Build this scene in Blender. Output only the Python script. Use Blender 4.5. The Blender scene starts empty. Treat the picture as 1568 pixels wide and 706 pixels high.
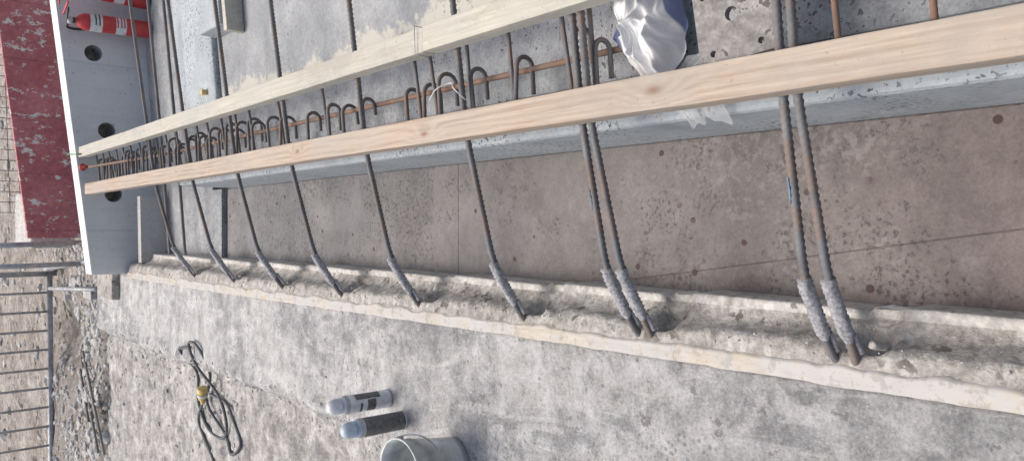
import bpy, bmesh, math, random
from mathutils import Vector, Matrix, noise
random.seed(7)
H=1.65
sc=bpy.context.scene
def W(x,y,d): return Vector((x*H,y*H,(1-d)*H))
def fn(x,y,z=0.0,s=1.0,o=4):
    v=0;a=1;t=0
    for i in range(o):
        v+=a*noise.noise(Vector((x*s+i*7.1,y*s+3.3*i,z*s+1.7*i)));t+=a;a*=.5;s*=2.1
    return v/t
def sm(a,b,x):
    t=max(0,min(1,(x-a)/(b-a)));return t*t*(3-2*t)
# ---------------------------------------------------------------- materials
class NT:
    def __init__(s,name):
        s.m=bpy.data.materials.new(name);s.m.use_nodes=True
        s.n=s.m.node_tree.nodes;s.l=s.m.node_tree.links
        s.b=s.n['Principled BSDF'];s.tc=s.n.new('ShaderNodeTexCoord')
    def link(s,a,b): s.l.new(a,b)
    def set(s,sock,v):
        if isinstance(v,bpy.types.NodeSocket): s.l.new(v,sock)
        else: sock.default_value=v
    def mapping(s,scale=(1,1,1),src=None,loc=(0,0,0),rot=(0,0,0)):
        m=s.n.new('ShaderNodeMapping');m.inputs['Scale'].default_value=scale;m.inputs['Location'].default_value=loc
        m.inputs['Rotation'].default_value=rot
        s.link(src or s.tc.outputs['Object'],m.inputs[0]);return m.outputs[0]
    def noise(s,scale,detail=6,rough=.6,vec=None,dist=0):
        n=s.n.new('ShaderNodeTexNoise');n.inputs['Scale'].default_value=scale;n.inputs['Detail'].default_value=detail
        n.inputs['Roughness'].default_value=rough;n.inputs['Distortion'].default_value=dist
        s.link(vec or s.tc.outputs['Object'],n.inputs['Vector']);return n.outputs['Fac']
    def vor(s,scale,vec=None,feature='F1'):
        n=s.n.new('ShaderNodeTexVoronoi');n.inputs['Scale'].default_value=scale;n.feature=feature
        s.link(vec or s.tc.outputs['Object'],n.inputs['Vector']);return n.outputs['Distance']
    def ramp(s,f,stops):
        r=s.n.new('ShaderNodeValToRGB');e=r.color_ramp.elements
        while len(e)<len(stops): e.new(.5)
        for i,(p,c) in enumerate(stops):
            e[i].position=p;e[i].color=(c,c,c,1) if isinstance(c,(int,float)) else (*c,1)
        s.link(f,r.inputs[0]);return r.outputs[0]
    def mix(s,f,a,b,mode='MIX'):
        m=s.n.new('ShaderNodeMix');m.data_type='RGBA';m.blend_type=mode
        s.set(m.inputs[0],f)
        for sk,v in((m.inputs[6],a),(m.inputs[7],b)):
            if isinstance(v,tuple): v=(*v,1) if len(v)==3 else v
            s.set(sk,v)
        return m.outputs[2]
    def math(s,op,a,b=0.0,c=None):
        m=s.n.new('ShaderNodeMath');m.operation=op
        s.set(m.inputs[0],a);s.set(m.inputs[1],b)
        if c is not None:s.set(m.inputs[2],c)
        return m.outputs[0]
    def mul(s,a,b): return s.math('MULTIPLY',a,b)
    def xyz(s,src=None):
        m=s.n.new('ShaderNodeSeparateXYZ');s.link(src or s.tc.outputs['Object'],m.inputs[0]);return m.outputs
    def bump(s,h,strength=.4,dist=.01,prev=None):
        b=s.n.new('ShaderNodeBump');b.inputs['Strength'].default_value=strength;b.inputs['Distance'].default_value=dist
        s.link(h,b.inputs['Height'])
        if prev: s.link(prev,b.inputs['Normal'])
        return b.outputs[0]
    def done(s,col,rough=.85,nor=None,metal=0.0):
        s.set(s.b.inputs['Base Color'],(*col,1) if isinstance(col,tuple) else col)
        s.set(s.b.inputs['Roughness'],rough);s.set(s.b.inputs['Metallic'],metal)
        if nor: s.link(nor,s.b.inputs['Normal'])
        return s.m
def concrete(name,dark,mid,light,scale=2.2,fine=70,fs=.35,speck=None,bump=.5,bd=.006,rough=.9,extra=None):
    t=NT(name);n1=t.noise(scale,9,.65,dist=.3)
    c=t.ramp(n1,[(.3,dark),(.5,mid),(.7,light)])
    n2=t.noise(fine,6,.7);c=t.mix(fs,c,t.ramp(n2,[(.3,.15),(.7,1.0)]),'OVERLAY')
    n3=t.noise(scale*7,7,.7);c=t.mix(fs,c,t.ramp(n3,[(.35,.25),(.65,.85)]),'OVERLAY')
    h=t.math('ADD',n2,n3)
    if extra: c=extra(t,c)
    if speck:
        for (col,ss,th,msc,mth) in speck:
            v=t.noise(ss,2,.5);m=t.ramp(v,[(th,0),(th+.03,1)])
            k=t.noise(msc,3,.6);k=t.ramp(k,[(mth,0),(mth+.12,1)])
            c=t.mix(t.mul(m,k),c,col)
    return t.done(c,rough,t.bump(h,bump,bd))
def slab_mat():
    t=NT('site_concrete');n1=t.noise(1.1,11,.70,dist=1.0)
    c=t.ramp(n1,[(.38,(.33,.335,.34)),(.47,(.43,.435,.435)),(.53,(.51,.51,.505)),(.62,(.58,.58,.57))])
    n4=t.noise(1.0,11,.76,vec=t.mapping((6,1.8,3),rot=(0,0,.45)),dist=1.6)
    c=t.mix(t.ramp(n4,[(.50,0),(.57,.75)]),c,(.61,.61,.60))
    n5=t.noise(1.0,11,.78,vec=t.mapping((2.2,6,3),rot=(0,0,-.3),loc=(4,4,0)),dist=1.4)
    c=t.mix(t.ramp(n5,[(.53,0),(.60,.6)]),c,(.34,.345,.355))
    X,Y,Z=t.xyz()
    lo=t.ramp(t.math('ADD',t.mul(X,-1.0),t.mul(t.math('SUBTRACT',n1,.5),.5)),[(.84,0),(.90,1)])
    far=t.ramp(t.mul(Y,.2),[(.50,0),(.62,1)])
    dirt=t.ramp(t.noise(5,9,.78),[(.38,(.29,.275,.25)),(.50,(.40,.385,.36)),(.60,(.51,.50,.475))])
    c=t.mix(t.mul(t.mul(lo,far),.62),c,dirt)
    n3=t.noise(10,12,.83);c=t.mix(.58,c,t.ramp(n3,[(.39,.18),(.61,.84)]),'OVERLAY')
    n2=t.noise(120,5,.75);c=t.mix(.40,c,t.ramp(n2,[(.3,.18),(.7,.88)]),'OVERLAY')
    v=t.vor(46,vec=t.mapping((1,1,0)));ag=t.ramp(v,[(.22,1),(.34,0)])
    k=t.ramp(t.noise(1.9,6,.72),[(.52,0),(.56,1)])
    c=t.mix(t.mul(t.mul(ag,k),.6),c,(.22,.24,.275))
    p=t.ramp(t.noise(13,5,.62),[(.635,0),(.655,1)]);c=t.mix(t.mul(p,.65),c,(.21,.20,.185))
    p=t.ramp(t.noise(42,4,.6),[(.64,0),(.67,1)]);c=t.mix(t.mul(p,.55),c,(.23,.225,.22))
    w=t.ramp(t.noise(55,4,.6),[(.64,0),(.67,.55)]);c=t.mix(w,c,(.68,.68,.67))
    b=t.bump(n3,.95,.024);b=t.bump(n2,.45,.004,b);b=t.bump(ag,.2,.003,b)
    return t.done(c,.95,b)
M={}
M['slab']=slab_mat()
def trench_mat():
    t=NT('stained_formwork_panel');n1=t.noise(1.3,8,.62,dist=.6)
    c=t.ramp(n1,[(.33,(.115,.11,.11)),(.5,(.16,.15,.145)),(.66,(.225,.20,.195))])
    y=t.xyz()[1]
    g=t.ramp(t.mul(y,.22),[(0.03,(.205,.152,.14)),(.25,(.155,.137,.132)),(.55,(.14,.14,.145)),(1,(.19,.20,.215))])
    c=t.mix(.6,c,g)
    n3=t.noise(4,10,.8);c=t.mix(.45,c,t.ramp(n3,[(.38,.24),(.62,.78)]),'OVERLAY')
    fi=t.noise(160,4,.7);c=t.mix(.3,c,t.ramp(fi,[(.3,.2),(.7,.85)]),'OVERLAY')
    k=t.ramp(t.noise(2.4,6,.7),[(.49,0),(.55,1)])
    s1=t.ramp(t.noise(80,5,.7),[(.54,0),(.57,1)]);c=t.mix(t.mul(t.mul(s1,k),.8),c,(.05,.047,.047))
    k3=t.ramp(t.noise(3.4,6,.7,vec=t.mapping((1,1,1),loc=(7,3,1))),[(.52,0),(.57,1)])
    s3=t.ramp(t.noise(36,6,.75),[(.54,0),(.565,1)]);c=t.mix(t.mul(t.mul(s3,k3),.65),c,(.065,.06,.06))
    v=t.vor(11,vec=t.mapping((1,1,0)));sp=t.ramp(v,[(.10,1),(.13,0)]);kk=t.ramp(t.noise(2.9,2,.5,vec=t.mapping((1,1,1),loc=(2,8,1))),[(.5,0),(.54,1)])
    c=t.mix(t.mul(t.mul(sp,kk),.9),c,(.05,.022,.02))
    v=t.vor(34,vec=t.mapping((1,1,0),loc=(3,1,0)));sp=t.ramp(v,[(.13,1),(.18,0)]);k4=t.ramp(t.noise(1.9,3,.6,vec=t.mapping((1,1,1),loc=(1,5,3))),[(.53,0),(.6,1)])
    c=t.mix(t.mul(t.mul(sp,k4),.7),c,(.055,.038,.036))
    k2=t.ramp(t.noise(3.3,4,.6,vec=t.mapping((1,1,1),loc=(5,2,1))),[(.5,0),(.62,1)])
    s2=t.ramp(t.noise(50,4,.6),[(.5,0),(.6,1)]);c=t.mix(t.mul(t.mul(s2,k2),.25),c,(.36,.34,.33))
    return t.done(c,.75,t.bump(n3,.2,.004))
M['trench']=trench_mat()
blk=((.13,.14,.15),80,.595,3,.42)
M['beam']=concrete('precast_blue_grey',(.34,.38,.405),(.40,.445,.47),(.465,.505,.525),1.5,60,.16,[blk,((.58,.60,.60),60,.66,3,.5)],.25,.003)
def streak(t,c):
    n=t.noise(1,6,.7,vec=t.mapping((5,5,.8)));c=t.mix(t.ramp(n,[(.5,0),(.66,.3)]),c,(.54,.53,.50))
    s=t.xyz()[0];ln=t.math('PINGPONG',s,.62);return t.mix(t.ramp(ln,[(.004,.25),(.009,0)]),c,(.42,.43,.43))
M['wall']=concrete('wall_concrete',(.66,.695,.69),(.73,.75,.74),(.76,.775,.77),1.1,50,.12,[((.4,.4,.4),38,.66,3,.45)],.2,.003,extra=streak)
def pale(t,c):
    x=t.xyz()[0];n=t.noise(5,8,.75)
    near=t.ramp(x,[(.64,1),(.86,0)])
    near=t.ramp(t.math('ADD',t.mul(near,.35),t.mul(n,.8)),[(.535,0),(.595,.85)])
    m2=t.ramp(x,[(.80,1),(.90,0)])
    return t.mix(t.mul(near,m2),c,(.54,.525,.46))
M['deck']=concrete('deck_concrete',(.22,.235,.25),(.29,.305,.32),(.36,.37,.38),1.2,70,.22,[((.15,.16,.17),60,.64,2,.48)],.3,.004,extra=pale)
M['infill']=concrete('joint_concrete',(.22,.235,.25),(.29,.305,.32),(.37,.38,.39),2.5,80,.35,[((.12,.12,.13),80,.6,3,.4)],.5,.006)
M['kerb']=concrete('broken_concrete',(.27,.255,.235),(.375,.36,.335),(.48,.465,.44),3.5,45,.45,[((.18,.165,.145),22,.59,6,.45),((.60,.60,.58),25,.62,5,.45)],.8,.010)
M['lip']=concrete('concrete_lip',(.39,.38,.355),(.475,.465,.44),(.55,.54,.52),4,45,.35,[((.25,.24,.22),30,.60,6,.45)],.5,.006)
M['earth']=concrete('earth',(.20,.175,.15),(.30,.27,.24),(.42,.395,.365),1.6,25,.5,[((.5,.49,.47),14,.6,2,.4),((.09,.08,.065),9,.60,1.5,.45)],1,.03)
M['stone']=concrete('rubble',(.32,.315,.305),(.43,.425,.41),(.54,.535,.52),6,60,.4,None,.6,.006)
def wood(name,a,b,c3,knots=(),freq=26,stain=.3,gs=.5):
    t=NT(name);X,Y,Z=t.xyz()
    n=t.noise(1,5,.6,vec=t.mapping((5,.7,5)))
    u=t.math('MULTIPLY_ADD',n,.09,X)
    u=t.math('MULTIPLY_ADD',Z,.5,u)
    kf=None
    for (kx,ky,r) in knots:
        dx=t.math('DIVIDE',t.math('SUBTRACT',X,kx),r);dy=t.math('DIVIDE',t.math('SUBTRACT',Y,ky),r*2.2)
        d=t.math('ADD',t.mul(dx,dx),t.mul(dy,dy))
        g=t.math('POWER',2.718,t.mul(d,-.7))
        u=t.math('MULTIPLY_ADD',g,.055,u)
        core=t.math('POWER',2.718,t.mul(d,-8.0))
        kf=core if kf is None else t.math('MAXIMUM',kf,core)
    w=t.math('SINE',t.mul(u,freq*12.0));w=t.math('MULTIPLY_ADD',w,.5,.5)
    st=t.ramp(t.noise(1,4,.6,vec=t.mapping((40,1.2,40))),[(.35,0),(.65,1)])
    base=t.mix(t.mul(t.math('SUBTRACT',1.0,w),t.mul(st,gs)),b,a)
    f=t.noise(1,6,.75,vec=t.mapping((150,4,150)));col=t.mix(.4,base,t.ramp(f,[(.3,.25),(.7,.8)]),'OVERLAY')
    s=t.noise(2.0,8,.7);col=t.mix(t.ramp(s,[(.42,0),(.62,stain)]),col,c3)
    s=t.noise(3.5,9,.8,vec=t.mapping((1,.4,1),loc=(3,3,3)));col=t.mix(t.ramp(s,[(.52,0),(.60,.5)]),col,(.35,.32,.28))
    sp=t.ramp(t.noise(70,3,.6),[(.65,0),(.69,.5)]);col=t.mix(sp,col,(.28,.26,.23))
    if kf: col=t.mix(t.mul(kf,.85),col,(.24,.14,.085))
    h=t.math('ADD',w,f)
    return t.done(col,.88,t.bump(h,.25,.002))
t=NT('cement_dusted_plywood');n=t.noise(1,7,.75,vec=t.mapping((55,9,40)),dist=1)
c=t.ramp(n,[(.3,(.41,.36,.285)),(.5,(.51,.47,.395)),(.7,(.59,.565,.51))])
c=t.mix(t.ramp(t.noise(4,10,.8),[(.44,0),(.52,.9)]),c,(.50,.495,.48))
c=t.mix(t.ramp(t.noise(18,7,.75),[(.53,0),(.57,.6)]),c,(.33,.315,.29))
M['osb']=t.done(c,.92,t.bump(n,.5,.004))
def steel(name,a,b,rust,rs=.5,rough=.65,rsc=11):
    t=NT(name);n=t.noise(7,6,.65);c=t.ramp(n,[(.35,a),(.65,b)])
    r=t.noise(rsc,7,.7);c=t.mix(t.ramp(r,[(rs,0),(rs+.12,.85)]),c,rust)
    f=t.noise(300,3,.6)
    return t.done(c,rough,t.bump(f,.3,.001),.1)
M['rebar']=steel('rebar_steel',(.12,.125,.135),(.20,.205,.21),(.20,.155,.13),.47,.75)
M['hook']=steel('hook_rebar_steel',(.12,.12,.13),(.18,.18,.185),(.20,.145,.115),.5,.75)
M['rust']=steel('rusty_rebar_steel',(.20,.125,.09),(.27,.17,.125),(.16,.13,.11),.48,.85)
t=NT('grey_coating_wrap');n=t.noise(90,6,.8);c=t.ramp(n,[(.36,(.22,.222,.245)),(.5,(.41,.415,.44)),(.64,(.58,.58,.60))])
M['wrap']=t.done(c,.92,t.bump(n,1,.007))
def plain(name,col,rough=.5,metal=0,var=.12,sc=30):
    t=NT(name);n=t.noise(sc,5,.6)
    d=tuple(max(0,x*(1-var*2)) for x in col);l=tuple(min(1,x*(1+var)) for x in col)
    return t.done(t.ramp(n,[(.3,d),(.7,l)]),rough,t.bump(n,.08,.002),metal)
M['red']=plain('extinguisher_red',(.58,.06,.06),.4)
M['white']=plain('white_label',(.75,.75,.74),.5)
M['black']=plain('black_rubber',(.05,.05,.052),.5)
M['cable']=plain('cable_rubber',(.10,.105,.115),.6)
M['yellow']=plain('yellow_plastic',(.66,.50,.20),.5)
M['galv']=plain('galvanised_steel',(.58,.61,.61),.5,.3,.3,9)
M['tube']=plain('scaffold_galvanised',(.42,.44,.46),.55,.2,.2,18)
M['green']=plain('green_plastic',(.10,.22,.12),.6)
M['blue']=plain('blue_marker_paint',(.16,.25,.40),.7,0,.3,90)
M['orange']=plain('orange_plastic_cap',(.65,.11,.08),.5)
M['canwhite']=plain('can_white',(.68,.71,.74),.4)
M['cangrey']=plain('can_dark_label',(.13,.135,.145),.45,0,.3,60)
M['canblue']=plain('can_pale_blue',(.48,.58,.66),.4)
# ---------------------------------------------------------------- mesh helpers
def obj(name,verts,faces,mats,smooth=False,parent=None,mi=None,loc=None):
    me=bpy.data.meshes.new(name);me.from_pydata([tuple(v) for v in verts],[],faces);me.update()
    for m in (mats if isinstance(mats,list) else [mats]): me.materials.append(m)
    if smooth:
        for p in me.polygons:p.use_smooth=True
    if mi:
        for p,i in zip(me.polygons,mi):p.material_index=i
    o=bpy.data.objects.new(name,me);sc.collection.objects.link(o)
    if parent:o.parent=parent
    if loc:o.location=loc
    return o
def bevel(o,w,seg=2):
    m=o.modifiers.new('bevel','BEVEL');m.width=w;m.segments=seg;m.limit_method='ANGLE';m.angle_limit=.6;return o
def hexa(name,pts,mat,bw=.004,parent=None,loc=None):
    f=[(3,2,1,0),(4,5,6,7),(0,1,5,4),(1,2,6,5),(2,3,7,6),(3,0,4,7)]
    o=obj(name,pts,f,mat,parent=parent,loc=loc)
    if bw:bevel(o,bw)
    return o
def box(name,x0,x1,y0,y1,d0,d1,mat,bw=.004,slope=0,parent=None):
    p=[]
    for d in(d0,d1):
        for (x,y) in((x0,y0),(x1,y0),(x1,y1),(x0,y1)):
            p.append(W(x,y,d-slope*(x-x0)))
    return hexa(name,p,mat,bw,parent)
def tube_geo(path,r,sides=8,rib=0,pitch=.011,seg=None,rfun=None,V=None,F=None):
    pts=[Vector(p) for p in path]
    if seg:
        out=[];
        for a,b in zip(pts,pts[1:]):
            n=max(1,int((b-a).length/seg))
            for i in range(n): out.append(a.lerp(b,i/n))
        out.append(pts[-1]);pts=out
    V=[] if V is None else V;F=[] if F is None else F
    base=len(V);N=len(pts);s=0
    t=(pts[1]-pts[0]).normalized();u=t.orthogonal().normalized()
    for i,p in enumerate(pts):
        if i<N-1:
            t2=(pts[min(i+1,N-1)]-pts[max(i-1,0)]).normalized()
            if t2.length>0:t=t2
        if i>0:s+=(p-pts[i-1]).length
        u=(u-t*u.dot(t)).normalized();v=t.cross(u)
        for k in range(sides):
            a=2*math.pi*k/sides
            rr=r
            if rfun: rr=rfun(s,a)
            if rib:
                q=math.sin(2*math.pi*s/pitch+a*2 if math.sin(a)>=0 else 2*math.pi*s/pitch-a*2)
                rr=r*(1+rib*max(0,q))
                if abs(math.sin(a))<.2: rr=r*(1+rib*.8)
            V.append(p+(u*math.cos(a)+v*math.sin(a))*rr)
    for i in range(N-1):
        for k in range(sides):
            k2=(k+1)%sides
            F.append((base+i*sides+k,base+i*sides+k2,base+(i+1)*sides+k2,base+(i+1)*sides+k))
    F.append(tuple(base+k for k in range(sides))[::-1]);F.append(tuple(base+(N-1)*sides+k for k in range(sides)))
    return V,F
def smooth_path(pts,n=8):
    pts=[Vector(p) for p in pts];out=[]
    P=[pts[0]*2-pts[1]]+pts+[pts[-1]*2-pts[-2]]
    for i in range(1,len(P)-2):
        a,b,c,d=P[i-1:i+3]
        for k in range(n):
            t=k/n
            out.append(.5*((2*b)+(c-a)*t+(2*a-5*b+4*c-d)*t*t+(3*b-a-3*c+d)*t**3))
    out.append(pts[-1]);return out
def fillet(pts,r=.05,n=6):
    pts=[Vector(p) for p in pts];out=[pts[0]]
    for a,b,c in zip(pts,pts[1:],pts[2:]):
        p=b+(a-b).normalized()*min(r,(a-b).length*.45);q=b+(c-b).normalized()*min(r,(c-b).length*.45)
        for i in range(n+1):
            t=i/n;out.append(p*(1-t)**2+b*2*t*(1-t)+q*t*t)
    out.append(pts[-1]);return out
def tube(name,path,r,mat,sides=10,parent=None,**k):
    V,F=tube_geo(path,r,sides,**k);return obj(name,V,F,mat,True,parent)
def revolve(name,prof,mat,seg=40,parent=None,mi=None,M4=None,mats=None):
    V=[];F=[];I=[]
    for (r,z) in prof:
        for k in range(seg):
            a=2*math.pi*k/seg;v=Vector((r*math.cos(a),r*math.sin(a),z));V.append(M4@v if M4 else v)
    for i in range(len(prof)-1):
        for k in range(seg):
            k2=(k+1)%seg;F.append((i*seg+k,i*seg+k2,(i+1)*seg+k2,(i+1)*seg+k));I.append(mi[i] if mi else 0)
    return obj(name,V,F,mats or mat,True,parent,I)
def empty(name,loc):
    e=bpy.data.objects.new(name,None);e.location=loc;e.empty_display_size=.05;sc.collection.objects.link(e);return e
# ---------------------------------------------------------------- terrain
def terr(x,y):
    X=x/H;Y=y/H
    inside=sm(-.35,-.2,X)*(1-sm(4.0,4.12,Y))*sm(-2.2,-2.0,Y)
    inside2=sm(-1.75,-1.6,X)*(1-sm(4.3,4.42,Y))*sm(-2.2,-2.0,Y)
    z=-.03+ .08*fn(x,y,0,.7,3)+.06*fn(x,y,5,2.4,3)
    z+= .10*sm(0,1.2,X)*sm(3.9,4.4,Y)
    z-= .22*math.exp(-((X+.62)/.22)**2-((Y-5.3)/.35)**2)
    z+= .5*sm(9,20,Y)+1.2*fn(x,y,2,.06,3)*sm(10,30,abs(Y)+abs(X)*.5)
    z=z*(1-inside2)+(-.25)*inside2
    z=z*(1-inside)+(-.9)*inside
    return z
def axis(lo,hi,fl,fh,fine):
    a=[];v=fl
    while v<fh:a.append(v);v+=fine
    st=fine;v=fh
    while v<hi:a.append(v);st*=1.25;v+=st
    a.append(hi);st=fine;v=fl-fine
    while v>lo:a.insert(0,v);st*=1.25;v-=st
    a.insert(0,lo);return a
xs=axis(-150,150,-3.6,3.2,.045);ys=axis(-100,220,6.2,13.5,.045)
V=[(x,y,terr(x,y)) for y in ys for x in xs];n=len(xs)
F=[(j*n+i,j*n+i+1,(j+1)*n+i+1,(j+1)*n+i) for j in range(len(ys)-1) for i in range(n-1)]
obj('ground',V,F,M['earth'],True)
# ---------------------------------------------------------------- left site slab
def edge_x(y): return -.5+.035*fn(0,y*H,3,1.3,4)+.03*fn(0,y*H,9,5,4)
def slabz(X,Y):
    x=X*H;y=Y*H
    e=edge_x(Y)
    z=.007*fn(x,y,0,2.5,4)+.006*fn(x,y,4,12,4)
    k=sm(1.55,2.0,Y)
    z-=.085*k*(1-sm(e-.03,e+.006,X))
    z+=.022*k*math.exp(-((X-e-.02)/.03)**2)*(.5+fn(x,y,7,9,3)*1.6)
    z+=(.04*fn(x,y,11,6,5))*k*(1-sm(e-.04,e,X))
    return z
NX=150;NY=520
x0,x1=-1.72,-.200;y0,y1=-1.0,4.42
V=[];F=[]
for j in range(NY+1):
    for i in range(NX+1):
        X=x0+(x1-x0)*i/NX;Y=y0+(y1-y0)*j/NY
        z=slabz(X,Y)
        if i in(0,) or j in(0,): z=-.4
        Yj=Y
        if j>=NY-1:
            Yj=Y+.10*fn(X*H,0,2,2.2,4)-.02
            if j==NY: z=-.3
        if i==NX: z=-.02
        V.append((X*H,Yj*H,z))
n=NX+1
for j in range(NY):
    for i in range(NX):F.append((j*n+i,j*n+i+1,(j+1)*n+i+1,(j+1)*n+i))
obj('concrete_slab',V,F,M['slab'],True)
# ---------------------------------------------------------------- kerb with castellated lip
BY=[2.97,2.585,2.209,1.845,1.476,1.121,.817,.48]
brk=sorted(BY+[.144,-.2,-.55,3.35,4.2])
V=[];F=[];I=[]
prof=[(-.207,1.004),(-.195,1.003),(-.185,1.004),(-.175,1.006),(-.166,1.008),(-.160,1.010),(-.155,1.014),(-.151,1.022),(-.148,1.032),(-.144,1.042),(-.139,1.051),(-.133,1.058),(-.126,1.063),(-.1205,1.0655),(-.117,1.0655),(-.112,1.0655),(-.107,1.0658),(-.1055,1.069),(-.105,1.085),(-.105,1.165)]
NYk=1000;ya,yb=-.8,3.84;NP=len(prof)
for j in range(NYk+1):
    Y=ya+(yb-ya)*j/NYk
    pk=0
    for b in BY+[.144,-.2]: pk=max(pk,math.exp(-((Y-b+.022)/.026)**4))
    fr=0
    for a,b in zip(brk,brk[1:]):
        if a<=Y<b: fr=(Y-a)/(b-a)
    for i,(X,d) in enumerate(prof):
        w=sm(4,7,i)*(1-sm(11,13,i))
        lp=sm(12,14,i)
        x=X*H;y=Y*H
        nx=(.010*fn(x,y,d*3,5,4)+.010*fn(x,y,d*8,20,4))*w-.020*pk*w
        nz=.003*fn(x,y,1,9,4)+.010*fn(x,y,8,15,4)*w -.024*pk*w
        nx+=lp*(.0012*fn(0,y,3,14,4)+.010*(fr-.5)-.010*pk)
        if 13<=i<=17: nz+=.002*fn(0,y,3,12,4)-.040*pk
        V.append((x+nx*1.2,y,(1-d)*H+nz*1.1))
for j in range(NYk):
    for i in range(NP-1):
        F.append((j*NP+i,j*NP+i+1,(j+1)*NP+i+1,(j+1)*NP+i));I.append(1 if i>=13 else 0)
obj('broken_concrete_kerb',V,F,[M['kerb'],M['lip']],True,mi=I)
V=[];F=[];cols=10
for j in range(NYk+1):
    Y=ya+(yb-ya)*j/NYk
    L=-.207-.012*sm(.6,3,Y)+.006*fn(0,Y*H,5,7,6);R=-.180-.008*sm(.6,3,Y)+.018*fn(0,Y*H,9,6,6)
    for i in range(cols):
        X=L+(R-L)*i/(cols-1)
        z0=max(slabz(X,Y),-.006) if X<-.195 else max(slabz(-.2,Y)*.3,-.004)
        z=z0+.0018+.0022*fn(X*H,Y*H,3,24,5)
        if i==0: z=z0-.001
        if i==cols-1: z=-.010
        V.append((X*H,Y*H,z))
for j in range(NYk):
    for i in range(cols-1):F.append((j*cols+i,j*cols+i+1,(j+1)*cols+i+1,(j+1)*cols+i))
obj('plywood_edge_strip',V,F,M['osb'],True)
# ---------------------------------------------------------------- trench floor panels
def poly_panel(name,pts,d,th,mat):
    n=len(pts);V=[W(x,y,d) for x,y in pts]+[W(x,y,d+th) for x,y in pts]
    F=[tuple(range(n)),tuple(range(2*n-1,n-1,-1))]+[((i+1)%n,i,i+n,(i+1)%n+n) for i in range(n)]
    return bevel(obj(name,V,F,mat),.001,1)
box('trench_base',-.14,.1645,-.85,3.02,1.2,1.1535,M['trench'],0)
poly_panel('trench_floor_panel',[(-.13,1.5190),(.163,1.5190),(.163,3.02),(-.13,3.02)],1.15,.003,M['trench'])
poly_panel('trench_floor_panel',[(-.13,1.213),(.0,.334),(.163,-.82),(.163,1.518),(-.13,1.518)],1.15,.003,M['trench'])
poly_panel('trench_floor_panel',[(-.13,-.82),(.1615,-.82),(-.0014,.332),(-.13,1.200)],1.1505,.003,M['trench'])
box('end_formwork_strip',-.12,.163,3.03,3.13,1.17,1.13,M['infill'],.004)
box('gap_floor',-.16,2.2,3.135,3.9,1.26,1.155,M['infill'],.004,slope=.07)
box('formwork_end_board',-.145,.155,3.70,3.745,1.13,1.02,wood('grey_end_board_wood',(.42,.42,.41),(.52,.52,.51),(.42,.43,.43)),.004,slope=.02)
# ---------------------------------------------------------------- precast beam + deck
box('precast_beam',.165,.245,-.9,2.98,1.21,.952,M['beam'],.014,slope=.02)
box('joint_infill',.2455,.384,-.9,2.96,1.21,.957,M['infill'],.004,slope=.02)
box('deck_slab',.385,2.4,-.9,2.52,1.2,.945,M['deck'],.008,slope=.09)
box('cross_beam',.386,2.4,2.53,2.80,1.2,.93,M['beam'],.012,slope=.09)
box('cross_beam_ledge',.388,2.4,2.81,2.98,1.2,.965,M['beam'],.01,slope=.09)
p=[]
for db,dl,dr in((1,1.3,1.3),(0,.855,.712)):
    for (x,y) in((-.2,3.86),(2.3,3.86),(2.3,3.97),(-.2,3.97)):
        f=(x+.2)/1.2
        p.append(W(x,y,dl+(dr-dl)*f))
wall=hexa('abutment_wall',p,M['wall'],0)
for (x,d) in((.80,.862),(.455,.917),(.167,.945),(1.2,.82)):
    bm=bmesh.new();bmesh.ops.create_cone(bm,cap_ends=True,segments=40,radius1=.036*H,radius2=.036*H,depth=.19*H)
    me=bpy.data.meshes.new('c');bm.to_mesh(me);bm.free();c=bpy.data.objects.new('c',me);sc.collection.objects.link(c)
    c.matrix_world=Matrix.Translation(W(x,3.86,d))@Matrix.Rotation(math.pi/2,4,'X')
    m=wall.modifiers.new('b','BOOLEAN');m.object=c;m.operation='DIFFERENCE';m.solver='EXACT'
    bpy.context.view_layer.objects.active=wall;bpy.context.view_layer.update()
    bpy.ops.object.modifier_apply(modifier='b');bpy.data.objects.remove(c)
    revolve('hole_shade_liner',[(.0,.0),(.0355*H,.0),(.0355*H,.085*H)],M['kerb'],32,wall,M4=Matrix.Translation(W(x,3.95,d))@Matrix.Rotation(math.pi/2,4,'X'))  # added liner, darker than the wall: the hole's inner shade put into colour
bevel(wall,.008)
# ---------------------------------------------------------------- timbers
def timber(name,xa,xb,ya,yb,dt,db,mat,tilt=0,kx=0):
    c=W((xa+xb)/2,(ya+yb)/2,(dt+db)/2);hx=(xb-xa)/2*H;hy=(yb-ya)/2*H;hz=(db-dt)/2*H
    N=80;V=[];F=[]
    for j in range(N+1):
        y=-hy+2*hy*j/N;bow=tilt*math.sin(j/N*math.pi)+.003*fn(y,0,kx,1.5,3)
        for (x,z) in((-hx,-hz),(hx,-hz),(hx,hz),(-hx,hz)):V.append((x+bow+.0012*fn(y,x,kx,9,3),y,z+.003*fn(y,x,kx,2,3)))
    for j in range(N):
        for k in range(4):F.append((j*4+k,j*4+(k+1)%4,(j+1)*4+(k+1)%4,(j+1)*4+k))
    F.append((3,2,1,0));F.append(tuple(N*4+k for k in range(4)))
    o=obj(name,V,F,mat,loc=c)
    bm=bmesh.new();bm.from_mesh(o.data);bmesh.ops.recalc_face_normals(bm,faces=bm.faces);bm.to_mesh(o.data);bm.free()
    bevel(o,.0035);return o
ya_,yb_=-.5,3.84;cy=(ya_+yb_)/2
kn=[(.006,(.653-cy)*H,.030),(-.008,(1.19-cy)*H,.024),(.005,(1.72-cy)*H,.018),(.0,(.1-cy)*H,.02),(.01,(2.6-cy)*H,.014)]
timber('timber_joist',.1605,.209,ya_,yb_,.822,.856,wood('fresh_timber',(.30,.21,.145),(.475,.39,.31),(.43,.40,.35),kn,22,.65,.85),.004,1)
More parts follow.
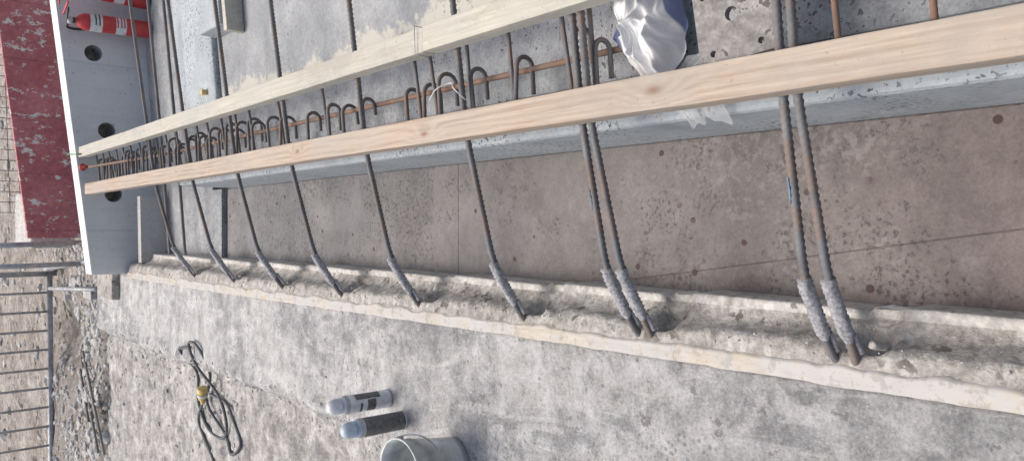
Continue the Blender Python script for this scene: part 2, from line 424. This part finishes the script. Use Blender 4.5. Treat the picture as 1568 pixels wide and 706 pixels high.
pw=wood('weathered_timber',(.41,.38,.31),(.51,.49,.42),(.45,.45,.42),[(0,.6,.014)],16,.7,.4)
timber('timber_joist',.326,.372,1.166,3.86,.802,.834,pw,-.003,2)
timber('timber_joist',.326,.373,-.5,1.163,.799,.832,wood('weathered_timber_b',(.43,.40,.32),(.53,.51,.43),(.46,.45,.42),[(0,-.3,.014)],18,.7,.4),.002,5)
tube('tie_wire',[W(.3235,1.185,.80),W(.3235,1.185,.84),W(.376,1.185,.84),W(.376,1.185,.796),W(.3235,1.185,.798)],.0015,M['tube'],6)
tube('loose_tie_wire',smooth_path([W(.245,1.20,.84),W(.262,1.17,.835),W(.272,1.145,.85),W(.255,1.11,.83),W(.235,1.10,.85)],6),.0018,M['white'],6)
tube('plastic_spacer_rod',[W(.335,3.80,.795),W(.350,4.02,.790)],.006,M['green'],8)
# ---------------------------------------------------------------- cranked rebars
def cranked(Y,pair,mark=False):
    e=empty('coated_starter_bars' if pair else 'coated_starter_bar',W(-.166,Y,1.0))
    offs=[(-.016,-.009),(.016,.009)] if pair else [(0,0)]
    sk=random.uniform(-.008,.008)
    for n_,(o1,o2) in enumerate(offs):
        p=[(-.176,Y+o1*.8,1.012),(-.160,Y+o1,.996),(-.066,Y+o1+sk*.5,.930),(.17,Y+o2+sk,.864),(2.0,Y+o2+sk*2,.62)]
        pw_=[W(*q)-e.location for q in p]
        q=fillet(pw_,.07,8)
        tube('bar_%d'%(n_+1),q,.0054*H,M['rebar'],12,e,rib=.24,pitch=.016,seg=.003)
        a=pw_[1].lerp(pw_[2],.18);b=pw_[2].lerp(pw_[3],.02)
        sd=random.random()*20
        def rf(s,an,sd=sd):
            lump=noise.noise(Vector((s*35+sd,math.cos(an)*1.2,math.sin(an)*1.2)))+.7*noise.noise(Vector((s*110+sd,math.cos(an)*3,math.sin(an)*3)))
            r=.0093*H*(1+.09*math.sin(s*2*math.pi/.013+an)+.17*lump)
            if s<.02:r*=.62+.38*s/.02
            return r
        tube('coating_wrap_%d'%(n_+1),fillet([a,pw_[1].lerp(pw_[2],.95),b],.02,3),.01,M['wrap'],20,e,seg=.002,rfun=rf)
        for k in range(2):
            aa=pw_[1]+Vector((random.uniform(-.004,.012),(k-.5)*.022,-.012));bb=aa+(pw_[2]-pw_[1])*.28+Vector((0,-(k-.5)*.008,0))
            tube('coated_stub_%d_%d'%(n_,k),[aa,bb],.0040*H,M['wrap'],8,e,seg=.004,rfun=lambda s,a:.0044*H*(1+.2*noise.noise(Vector((s*60,a,sd)))))
    if mark:
        A=W(-.066,Y+.016+sk*.5,.930);B=W(.17,Y+.009+sk,.864)
        V=[];F=[]
        dirv=(B-A).normalized();u=dirv.cross(Vector((0,1,0))).normalized()
        if u.z<0:u=-u
        v=dirv.cross(u)
        for i in range(15):
            f=.42+.16*i/14;w_=.9*math.sin(math.pi*i/14)**.4+.05*(i%3)
            for s_ in range(5):
                a_=-.9+ (s_-2)*.35*w_
                V.append(A.lerp(B,f)-e.location+(u*math.cos(a_)+v*math.sin(a_))*.0069*H)
        for i in range(14):
            for s_ in range(4):F.append((i*5+s_,i*5+s_+1,(i+1)*5+s_+1,(i+1)*5+s_))
        obj('paint_mark',V,F,M['blue'],True,e)
    return e
for i,Y in enumerate(BY):
    cranked(Y+ random.uniform(-.004,.004),i>=6,i>=6)
tube('coated_bar_stub',[W(-.152,.434,1.03),W(-.146,.436,.990)],.0055*H,M['kerb'],10,rfun=lambda s,a:.0052*H*(1+.2*noise.noise(Vector((s*60,a,0)))),seg=.004)
V=[];F=[]
hy=[.80,.845,.985,1.11,1.215,1.27,1.33,1.50,1.60,1.66,1.76,1.91,2.02]
y=2.1
while y<3.82: hy.append(y);y+=.052+random.uniform(-.010,.010)
for i,y in enumerate(hy):
    j=random.uniform(-.014,.014);x1=.292+random.uniform(-.02,.016)
    dk=.872+random.uniform(-.006,.006);rr=.017+random.uniform(-.003,.003)
    pts=[W(.18,y+j,dk+.006),W(x1,y,dk)]
    for k in range(1,9):
        a=math.pi*k/8;pts.append(W(x1+rr*math.sin(a),y-.004*k/8,dk+rr-rr*math.cos(a)))
    pts.append(W(x1-random.uniform(.02,.05),y-.006,dk+2*rr+.002))
    tube_geo(pts,.0040*H,7,rib=.2,pitch=.012,seg=.005,V=V,F=F)
    if i%2==1 or i<6:
        y2=y+.018+random.uniform(-.004,.004)
        tube_geo([W(.225,y2,.885),W(.365,y2+random.uniform(-.01,.01),.862)],.0036*H,7,rib=.2,pitch=.012,seg=.005,V=V,F=F)
obj('hooked_stirrup_bars',V,F,M['hook'],True)
tube('longitudinal_bar',[W(.279,.70,.905),W(.281,2.2,.905),W(.279,3.0,.90),W(.283,3.83,.835)],.0048*H,M['rust'],10,rib=.2,pitch=.014,seg=.004)
e=W(.283,3.845,.822)
revolve('rebar_safety_cap',[(.0,.03),(.024,.03),(.027,.022),(.024,.015),(.014,.012),(.013,-.03),(.0,-.03)],M['orange'],20,M4=Matrix.Translation(e)@Matrix.Rotation(-1.3,4,'X'))
for (y,d) in((.428,.872),(.322,.872),(.2,.872)):
    tube('loose_rebar',[W(.225,y,d+.01),W(.60,y+.02,d-.03)],.0036*H,M['rust'],10,rib=.2,pitch=.012,seg=.004)
for k,(ya2,dd) in enumerate(((3.24,1.05),(3.40,1.04))):
    tube('gap_rebar',[W(-.1,ya2,dd+.01),W(.4,ya2+.02,dd-.02),W(1.8,ya2+.05,dd-.14)],.0065*H,M['rebar'],8,rib=.1,pitch=.014,seg=.02)
# ---------------------------------------------------------------- base plate
def plate():
    c=W(.268,.545,.852);bm=bmesh.new()
    s=.054*H
    pts=[(-s*1.0,-s*.9),(s*1.1,-s*1.0),(s*1.12,s*1.0),(-s*.95,s*1.05)]
    lo=[bm.verts.new((x,y,-.009)) for x,y in pts];hi=[bm.verts.new((x,y,.009)) for x,y in pts]
    bm.faces.new(lo[::-1]);bm.faces.new(hi)
    for i in range(4):bm.faces.new((lo[i],lo[(i+1)%4],hi[(i+1)%4],hi[i]))
    me=bpy.data.meshes.new('steel_base_plate');bm.to_mesh(me);bm.free()
    o=bpy.data.objects.new('steel_base_plate',me);sc.collection.objects.link(o)
    o.location=c;o.rotation_euler=(.05,-.06,.14)
    me.materials.append(concrete('cement_splashed_plate',(.18,.175,.17),(.235,.225,.22),(.30,.29,.28),7,60,.4,[((.12,.11,.10),45,.62,6,.45)],.4,.003))
    bpy.context.view_layer.update()
    for (x,y,r) in((.01,.005,.015),(-.060,.060,.007),(-.065,-.050,.007),(.070,-.060,.007),(.065,.065,.007)):
        b2=bmesh.new();bmesh.ops.create_cone(b2,cap_ends=True,segments=24,radius1=r,radius2=r,depth=.1)
        m2=bpy.data.meshes.new('c');b2.to_mesh(m2);b2.free();k=bpy.data.objects.new('c',m2);sc.collection.objects.link(k)
        k.matrix_world=o.matrix_world@Matrix.Translation((x,y,0))
        m=o.modifiers.new('b','BOOLEAN');m.object=k;m.solver='EXACT'
        bpy.context.view_layer.objects.active=o;bpy.context.view_layer.update();bpy.ops.object.modifier_apply(modifier='b');bpy.data.objects.remove(k)
    bevel(o,.003)
plate()
# ---------------------------------------------------------------- plastic bag
def bag():
    t=NT('white_plastic_film');X,Y,Z=t.xyz()
    n=t.noise(6,2,.5)
    q=t.math('ADD',t.math('MULTIPLY_ADD',Y,5.0,t.mul(X,1.0)),t.mul(n,.35))
    m=t.ramp(q,[(.50,0),(.52,1)])
    q2=t.math('ADD',t.math('MULTIPLY_ADD',Y,-5.0,t.mul(X,.6)),t.mul(n,.35))
    m2=t.ramp(q2,[(.60,0),(.62,1)])
    c=t.mix(t.math('MAXIMUM',m,m2),(.74,.75,.76),(.16,.20,.36))
    mt=t.done(c,.55,t.bump(t.noise(22,3,.5,dist=1),.25,.008))
    NR=50;NA=140;V=[];F=[]
    for i in range(NR+1):
        r=i/NR
        for k in range(NA):
            a=2*math.pi*k/NA
            out=1+.22*noise.noise(Vector((math.cos(a)*1.5,math.sin(a)*1.5,3)))+.04*math.sin(a*7)
            fold=abs(noise.noise(Vector((math.cos(a)*2.6+r*.8,math.sin(a)*2.6,r*1.6))))
            x=r*math.cos(a)*out*.15;yy=r*math.sin(a)*out*.088
            cr=1-2.0*abs(noise.noise(Vector((x*8+yy*3,yy*19,1.3))))
            cr2=1-2*abs(noise.noise(Vector((x*18,yy*40,4))))
            h=.115*(1-r**2.2)**.6
            h=h*(.62+.45*cr)+.014*cr2*(1-r**4) - .05*fold*r
            x+=.02*noise.noise(Vector((x*20,yy*20,9)));yy+=.02*noise.noise(Vector((x*20,yy*20,19)))
            V.append((x,yy,max(h,0)+.004))
    for i in range(NR):
        for k in range(NA):
            k2=(k+1)%NA;F.append((i*NA+k,(i+1)*NA+k,(i+1)*NA+k2,i*NA+k2))
    o=obj('plastic_bag',V,F,mt,True,loc=W(.300,.735,.93));o.rotation_euler=(0,0,.25)
    V=[];F=[];N1,N2=34,26
    for i in range(N1+1):
        u=i/N1
        for k in range(N2+1):
            v=k/N2-.5
            X=.255-.092*u-.012*abs(v)*2*u+.012*noise.noise(Vector((v*4,u*2,8)))*u
            Y=.665+v*(.125-.055*u)+.012*math.sin(u*5)+.008*noise.noise(Vector((v*3,u*5,5)))
            zz=W(0,0,.942).z+.010+.016*abs(noise.noise(Vector((u*5,v*7,2))))
            if X<.170: zz-=(.170-X)*H*1.2
            V.append(Vector((X*H,Y*H,zz))-Vector(W(.300,.735,.93)))
    for i in range(N1):
        for k in range(N2):F.append((i*(N2+1)+k,i*(N2+1)+k+1,(i+1)*(N2+1)+k+1,(i+1)*(N2+1)+k))
    tf=NT('thin_plastic_film');mf=tf.done((.66,.69,.71),.4);tf.b.inputs['Alpha'].default_value=.38
    tl=obj('bag_tail',V,F,mf,True);tl.parent=o;tl.matrix_parent_inverse=Matrix.Rotation(-.25,4,'Z')
bag()
# ---------------------------------------------------------------- spray cans
def can(X,Y,mats,rot,S=1.13):
    z=slabz(X,Y);e=empty('spray_can',(X*H,Y*H,z))
    body=[(0,0),(.029,0),(.0325,.002),(.0325,.006),(.0315,.008),(.0315,.055),(.0315,.12),(.0315,.172),(.0325,.176),(.0325,.182),(.030,.190),(.024,.200),(.018,.205),(.0165,.207)]
    mi=[0,0,0,0,1,1,2,3,0,0,3,3,3]
    revolve('body',body,None,36,e,mi,mats=mats)
    cap=[(.0,.206),(.0265,.206),(.0265,.2065),(.0262,.222),(.024,.236),(.018,.246),(.010,.251),(0,.252)]
    revolve('cap',cap,None,30,e,[0]*7,mats=[mats[4]])
    revolve('cap_rib',[(.0272,.206),(.0282,.207),(.0282,.211),(.0265,.212)],None,30,e,[0]*3,mats=[mats[4]])
    for a0,a1,z0,z1,mm in((-2.6,-1.2,.07,.105,5),(-2.6,-1.5,.125,.135,5),(-1.1,-.2,.05,.15,5),(1.9,2.9,.06,.14,5)):
        V=[]
        for i in range(13):
            a=a0+(a1-a0)*i/12
            for z_ in(z0,z1):V.append((.0319*math.cos(a),.0319*math.sin(a),z_))
        F=[(2*i,2*i+2,2*i+3,2*i+1) for i in range(12)]
        obj('label_print',V,F,mats[mm],True,e)
    e.rotation_euler=(0,0,rot);e.scale=(S,S,S*.94)
can(-.405,1.60,[M['galv'],M['canwhite'],M['canwhite'],M['canwhite'],M['canwhite'],M['cangrey']],.1)
can(-.446,1.535,[M['galv'],M['cangrey'],M['cangrey'],M['canblue'],M['canblue'],M['hook']],.3)
# ---------------------------------------------------------------- bucket
def bucket(X,Y,S=1.06):
    z=slabz(X,Y)+.002;e=empty('metal_bucket',(X*H,Y*H,z))
    pr=[(0,.008),(.074,.008),(.078,0),(.080,.0),(.083,.02),(.0855,.022),(.0865,.028),(.086,.034),(.104,.165),(.107,.168),(.107,.174),(.1045,.178),(.113,.212),(.117,.214),(.118,.219),(.115,.223),(.111,.220),(.103,.178),(.084,.03),(.074,.012),(0,.012)]
    revolve('body',pr,M['galv'],56,e)
    for s in(-1,1):
        a=.5
        c=Vector((math.cos(a)*s*.113,math.sin(a)*s*.113,.19))
        revolve('handle_lug_%d'%(1 if s>0 else 2),[(0,.006),(.016,.006),(.018,.002),(.018,-.004),(0,-.004)],M['galv'],16,e,M4=Matrix.Translation(c)@Matrix.Rotation(a if s>0 else a+math.pi,4,'Z')@Matrix.Rotation(math.pi/2,4,'Y'))
    A=Vector((math.cos(.5)*.119,math.sin(.5)*.119,.19))
    side=Vector((math.sin(.5),-math.cos(.5),0));pts=[]
    for k in range(25):
        th=math.pi*k/24
        pts.append(Vector((A.x*math.cos(th),A.y*math.cos(th),.19))+side*.125*math.sin(th)+Vector((0,0,-.055*math.sin(th))))
    tube('handle',pts,.0028,M['tube'],8,e)
    e.scale=(S,S,S)
bucket(-.498,1.33)
# ---------------------------------------------------------------- cable
def gp(pts,r): return [Vector((X*H,Y*H,slabz(X,Y)+r*1.3+lift)) for X,Y,lift in pts]
cb=[(-.44,2.98,.0),(-.46,3.08,.003),(-.55,3.06,0),(-.66,3.03,.004),(-.74,2.93,.0),(-.76,2.82,0),(-.70,2.74,.008),(-.60,2.80,.012),(-.50,2.90,.02),(-.43,2.97,.014),(-.415,2.93,.012),(-.44,2.87,.0),(-.52,2.86,0),(-.60,2.90,.012),(-.66,2.97,.014),(-.73,3.03,.0),(-.79,2.98,.0),(-.86,2.87,0),(-.92,2.97,0),(-1.02,3.02,0),(-1.2,2.95,0)]
e=empty('extension_cable',W(-.6,2.92,1))
def loc(l):return [p-e.location for p in l]
tube('cable',smooth_path(loc(gp(cb,.009)),10),.009,M['cable'],8,e)
cb2=[(-.59,2.90,.03),(-.66,2.88,.012),(-.74,2.78,.0),(-.79,2.70,0),(-.74,2.64,0),(-.66,2.68,0),(-.62,2.76,0),(-.60,2.86,.02)]
tube('cable_loop',smooth_path(loc(gp(cb2,.009)),10),.009,M['cable'],8,e)
cc=Vector((-.607*H,2.90*H,slabz(-.607,2.9)+.05))-e.location
R=Matrix.Translation(cc)@Matrix.Rotation(1.45,4,'Y')@Matrix.Rotation(.3,4,'X')
revolve('plug',[(0,-.065),(.012,-.062),(.016,-.04),(.026,-.03),(.028,.01),(.033,.012),(.033,.045),(.029,.047),(.0,.047)],M['yellow'],24,e,M4=R)
revolve('plug_collar',[(.0285,-.012),(.031,-.012),(.031,.004),(.0285,.004)],M['white'],24,e,M4=R)
# ---------------------------------------------------------------- extinguishers
def extinguisher(X,Y,d,rot,lean):
    e=empty('fire_extinguisher',W(X,Y,d));r=.062
    pr=[(0,0),(r*.9,0),(r,.008),(r,.10),(r,.17),(r,.24),(r,.33),(r,.41),(r*.93,.445),(r*.7,.475),(r*.4,.492),(.022,.498),(.022,.515),(0,.515)]
    mi=[3,3,0,0,1,0,1,0,0,0,0,3,3]
    revolve('cylinder',pr,None,36,e,mi,mats=[M['red'],M['white'],M['black'],M['black']])
    for z_ in(.18,.20,.225,.345,.37):
        V=[]
        for i in range(17):
            a=-2.6+2.0*i/16
            for zz in(z_,z_+.009):V.append(((r+.0012)*math.cos(a),(r+.0012)*math.sin(a),zz))
        F=[(2*i,2*i+2,2*i+3,2*i+1) for i in range(16)];obj('label_text_line',V,F,M['red'] if z_<.3 else M['black'],True,e)
    def bx(n,a,b,m):
        p=[(a[0],a[1],a[2]),(b[0],a[1],a[2]),(b[0],b[1],a[2]),(a[0],b[1],a[2]),(a[0],a[1],b[2]),(b[0],a[1],b[2]),(b[0],b[1],b[2]),(a[0],b[1],b[2])]
        return hexa(n,p,m,.003,e)
    bx('valve',(-.018,-.018,.515),(.018,.018,.55),M['galv'])
    bx('lower_handle',(-.012,-.11,.548),(.012,.02,.557),M['black'])
    o=bx('squeeze_lever',(-.012,-.10,.575),(.012,.025,.585),M['red']);o.rotation_euler=(.12,0,0)
    hp=[(0,.02,.53),(0,.06,.545),(.02,.10,.50),(.04,.105,.40),(.055,.07,.25),(.06,.065,.16)]
    tube('hose',smooth_path([Vector(p) for p in hp],8),.010,M['black'],8,e)
    revolve('pressure_gauge',[(0,.01),(.014,.01),(.014,0),(0,0)],M['white'],16,e,M4=Matrix.Translation((-.02,0,.535))@Matrix.Rotation(-math.pi/2,4,'Y'))
    e.rotation_euler=(lean,0,rot)
extinguisher(.920,3.765,1.073,.6,-.04)
extinguisher(1.05,3.765,1.065,-2.4,-.03)
# ---------------------------------------------------------------- far objects
t=NT('peeling_red_paint');n=t.noise(3,7,.65);c=t.ramp(n,[(.35,(.40,.12,.135)),(.65,(.52,.20,.215))])
pe=t.ramp(t.noise(1,7,.75,vec=t.mapping((14,14,9))),[(.57,0),(.59,1)]);c=t.mix(pe,c,(.66,.65,.64))
z=t.xyz();ln=t.math('PINGPONG',z[0],.24);c=t.mix(t.ramp(ln,[(.004,.35),(.009,0)]),c,(.2,.08,.08))
c=t.mix(.3,c,t.ramp(t.noise(30,5,.7),[(.35,.25),(.65,.8)]),'OVERLAY')
M['redpeel']=t.done(c,.8,t.bump(n,.3,.004))
def bar_board(name,xa,xb,Ya,Yb,dbl,dbr,dtl,dtr,mat):
    p=[W(xa,Ya,dbl),W(xb,Ya,dbr),W(xb,Yb,dbr),W(xa,Yb,dbl),W(xa,Ya,dtl),W(xb,Ya,dtr),W(xb,Yb,dtr),W(xa,Yb,dtl)]
    return hexa(name,p,mat,.006)
bar_board('red_hoarding',-.04,2.4,4.6,4.63,1.0,.78,.725,.44,M['redpeel'])
V=[];F=[]
for k in range(46):
    x=.12+k*.07;tube_geo([W(x,6.1,1.03),W(x,6.12,.5)],.004,5,V=V,F=F)
for k in range(8):
    d=.98-k*.06;tube_geo([W(.12,6.105,d),W(3.4,6.105,d-.1)],.004,5,V=V,F=F)
obj('rusty_mesh_fence',V,F,M['rust'],True)
box('concrete_block',-.10,.22,5.0,5.5,1.05,.80,M['lip'],.02)
box('timber_sill',-.12,.3,4.2,4.3,1.03,.93,pw,.005,slope=.08)
box('concrete_offcut',.62,.74,2.32,2.50,.925,.86,M['beam'],.008,slope=.09)
box('timber_offcut',.60,.75,2.29,2.315,.925,.87,pw,.003,slope=.09)
box('yellow_tag',.452,.468,2.60,2.62,.925,.905,M['yellow'],.002)
V=[];F=[]
xa,Ya=-.27,5.55;L=-2.4
tube_geo([W(xa,Ya,.99),W(L,Ya-.12,.99)],.028,12,V=V,F=F)
tube_geo([W(xa,Ya,.30),W(L,Ya-.12,.30)],.028,12,V=V,F=F)
tube_geo([W(xa,Ya,1.03),W(xa,Ya,.28)],.028,12,V=V,F=F)
tube_geo([W(L,Ya-.12,1.03),W(L,Ya-.12,.28)],.028,12,V=V,F=F)
k=1
while xa-k*.118>L:
    x=xa-k*.118;yy=Ya-.12*(xa-x)/(xa-L)
    tube_geo([W(x,yy,.99),W(x,yy,.30)],.012,8,V=V,F=F);k+=1
obj('metal_barrier_fence',V,F,M['tube'],True)
V=[];F=[]
tube_geo([W(-.065,4.75,1.05),W(-.085,4.78,.45)],.024,12,V=V,F=F)
tube_geo([W(-.18,4.7,1.03),W(-.19,4.7,.45)],.022,12,V=V,F=F)
tube_geo([W(-.15,4.4,1.0),W(-.24,5.6,.985)],.024,12,V=V,F=F)
tube_geo([W(-.30,4.35,.985),W(-.36,5.5,.985)],.02,12,V=V,F=F)
obj('scaffold_tubes',V,F,M['tube'],True)
box('concrete_step_block',-.33,-.12,3.98,4.25,1.2,.965,M['kerb'],.02)
box('brick_offcut',-.36,-.30,4.45,4.62,1.03,.98,M['stone'],.01)
for (a,b) in(((-.72,4.9),(-1.12,4.30)),((-.78,4.86),(-1.0,4.5)),((-.66,4.72),(-1.1,4.18))):
    A=Vector((a[0]*H,a[1]*H,terr(a[0]*H,a[1]*H)+.05));B=Vector((b[0]*H,b[1]*H,.03))
    tube('loose_rebar',[A,B],.010,M['rebar'],8,rib=.14,pitch=.02,seg=.008)
# rubble
V=[];F=[]
ico=bmesh.new();bmesh.ops.create_icosphere(ico,subdivisions=2,radius=1);iv=[v.co.copy() for v in ico.verts];ifc=[tuple(v.index for v in f.verts) for f in ico.faces];ico.free()
def stone(X,Y,r,z):
    b=len(V);s=random.random()*99;sx,sy,sz=[random.uniform(.6,1.2) for _ in range(3)]
    for c in iv:
        k=1+.45*noise.noise(c*1.3+Vector((s,s,0)));V.append((X*H+c.x*r*k*sx,Y*H+c.y*r*k*sy,z+c.z*r*k*sz*.75))
    for f in ifc:F.append(tuple(b+i for i in f))
for _ in range(900):
    Y=random.uniform(1.5,4.4);X=edge_x(Y)+random.gauss(-.03,.03)
    if (X+.41)**2+(Y-1.6)**2<.006 or (X+.45)**2+(Y-1.53)**2<.006: continue
    if (X+.50)**2+(Y-1.33)**2<.016: continue
    stone(X,Y,random.choice([.002,.003,.004,.005,.009])*random.uniform(.7,1.3),slabz(X,Y))
for _ in range(450):
    Y=random.uniform(2.6,4.4);X=-.5-abs(random.gauss(0,.3))
    stone(X,Y,random.choice([.003,.004,.006,.014])*random.uniform(.7,1.3),slabz(X,Y))
for _ in range(1300):
    Y=4.38+abs(random.gauss(0,.6));X=random.uniform(-1.8,0)
    stone(X,Y,random.choice([.01,.015,.025,.04])*random.uniform(.7,1.3),terr(X*H,Y*H))
for _ in range(500):
    Y=random.uniform(4.1,9);X=random.uniform(-2,3)
    stone(X,Y,random.choice([.01,.02,.04,.07])*random.uniform(.7,1.3),terr(X*H,Y*H))
for _ in range(350):
    Y=random.uniform(-.3,3.7);X=random.uniform(-.175,-.15)
    stone(X,Y,random.choice([.0015,.002,.003,.004])*random.uniform(.7,1.2),-.011)
obj('rubble_stones',V,F,M['stone'],False)
# ---------------------------------------------------------------- light
w=bpy.data.worlds.new('World');sc.world=w;w.use_nodes=True
bg=w.node_tree.nodes['Background'];sky=w.node_tree.nodes.new('ShaderNodeTexSky');sky.sky_type='NISHITA';sky.sun_disc=False
sd=Vector((-.18,.48,1.0)).normalized()
el=math.asin(sd.z);az=math.atan2(sd.x,sd.y)
sky.sun_elevation=el;sky.sun_rotation=az;sky.dust_density=7.0;sky.air_density=.9
w.node_tree.links.new(sky.outputs[0],bg.inputs[0]);bg.inputs[1].default_value=.15
L=bpy.data.lights.new('sun','SUN');L.energy=2.0;L.angle=math.radians(34);L.color=(1,.95,.89)
lo=bpy.data.objects.new('sun',L);sc.collection.objects.link(lo);lo.rotation_euler=sd.to_track_quat('Z','Y').to_euler()
sc.view_settings.view_transform='Standard';sc.view_settings.look='None';sc.view_settings.exposure=0
# ---------------------------------------------------------------- camera
th=math.atan(1029/1178);s,c=math.sin(th),math.cos(th)
cam=bpy.data.cameras.new('camera');co=bpy.data.objects.new('camera',cam);sc.collection.objects.link(co)
Mx=Matrix(((0,1,0,0),(-s,0,-c,0),(-c,0,s,0),(0,0,0,1)))
Mx.translation=Vector((0,0,H));co.matrix_world=Mx
cam.sensor_width=36;cam.lens=36*1178/1568;cam.clip_end=1000;cam.clip_start=.02
sc.camera=co
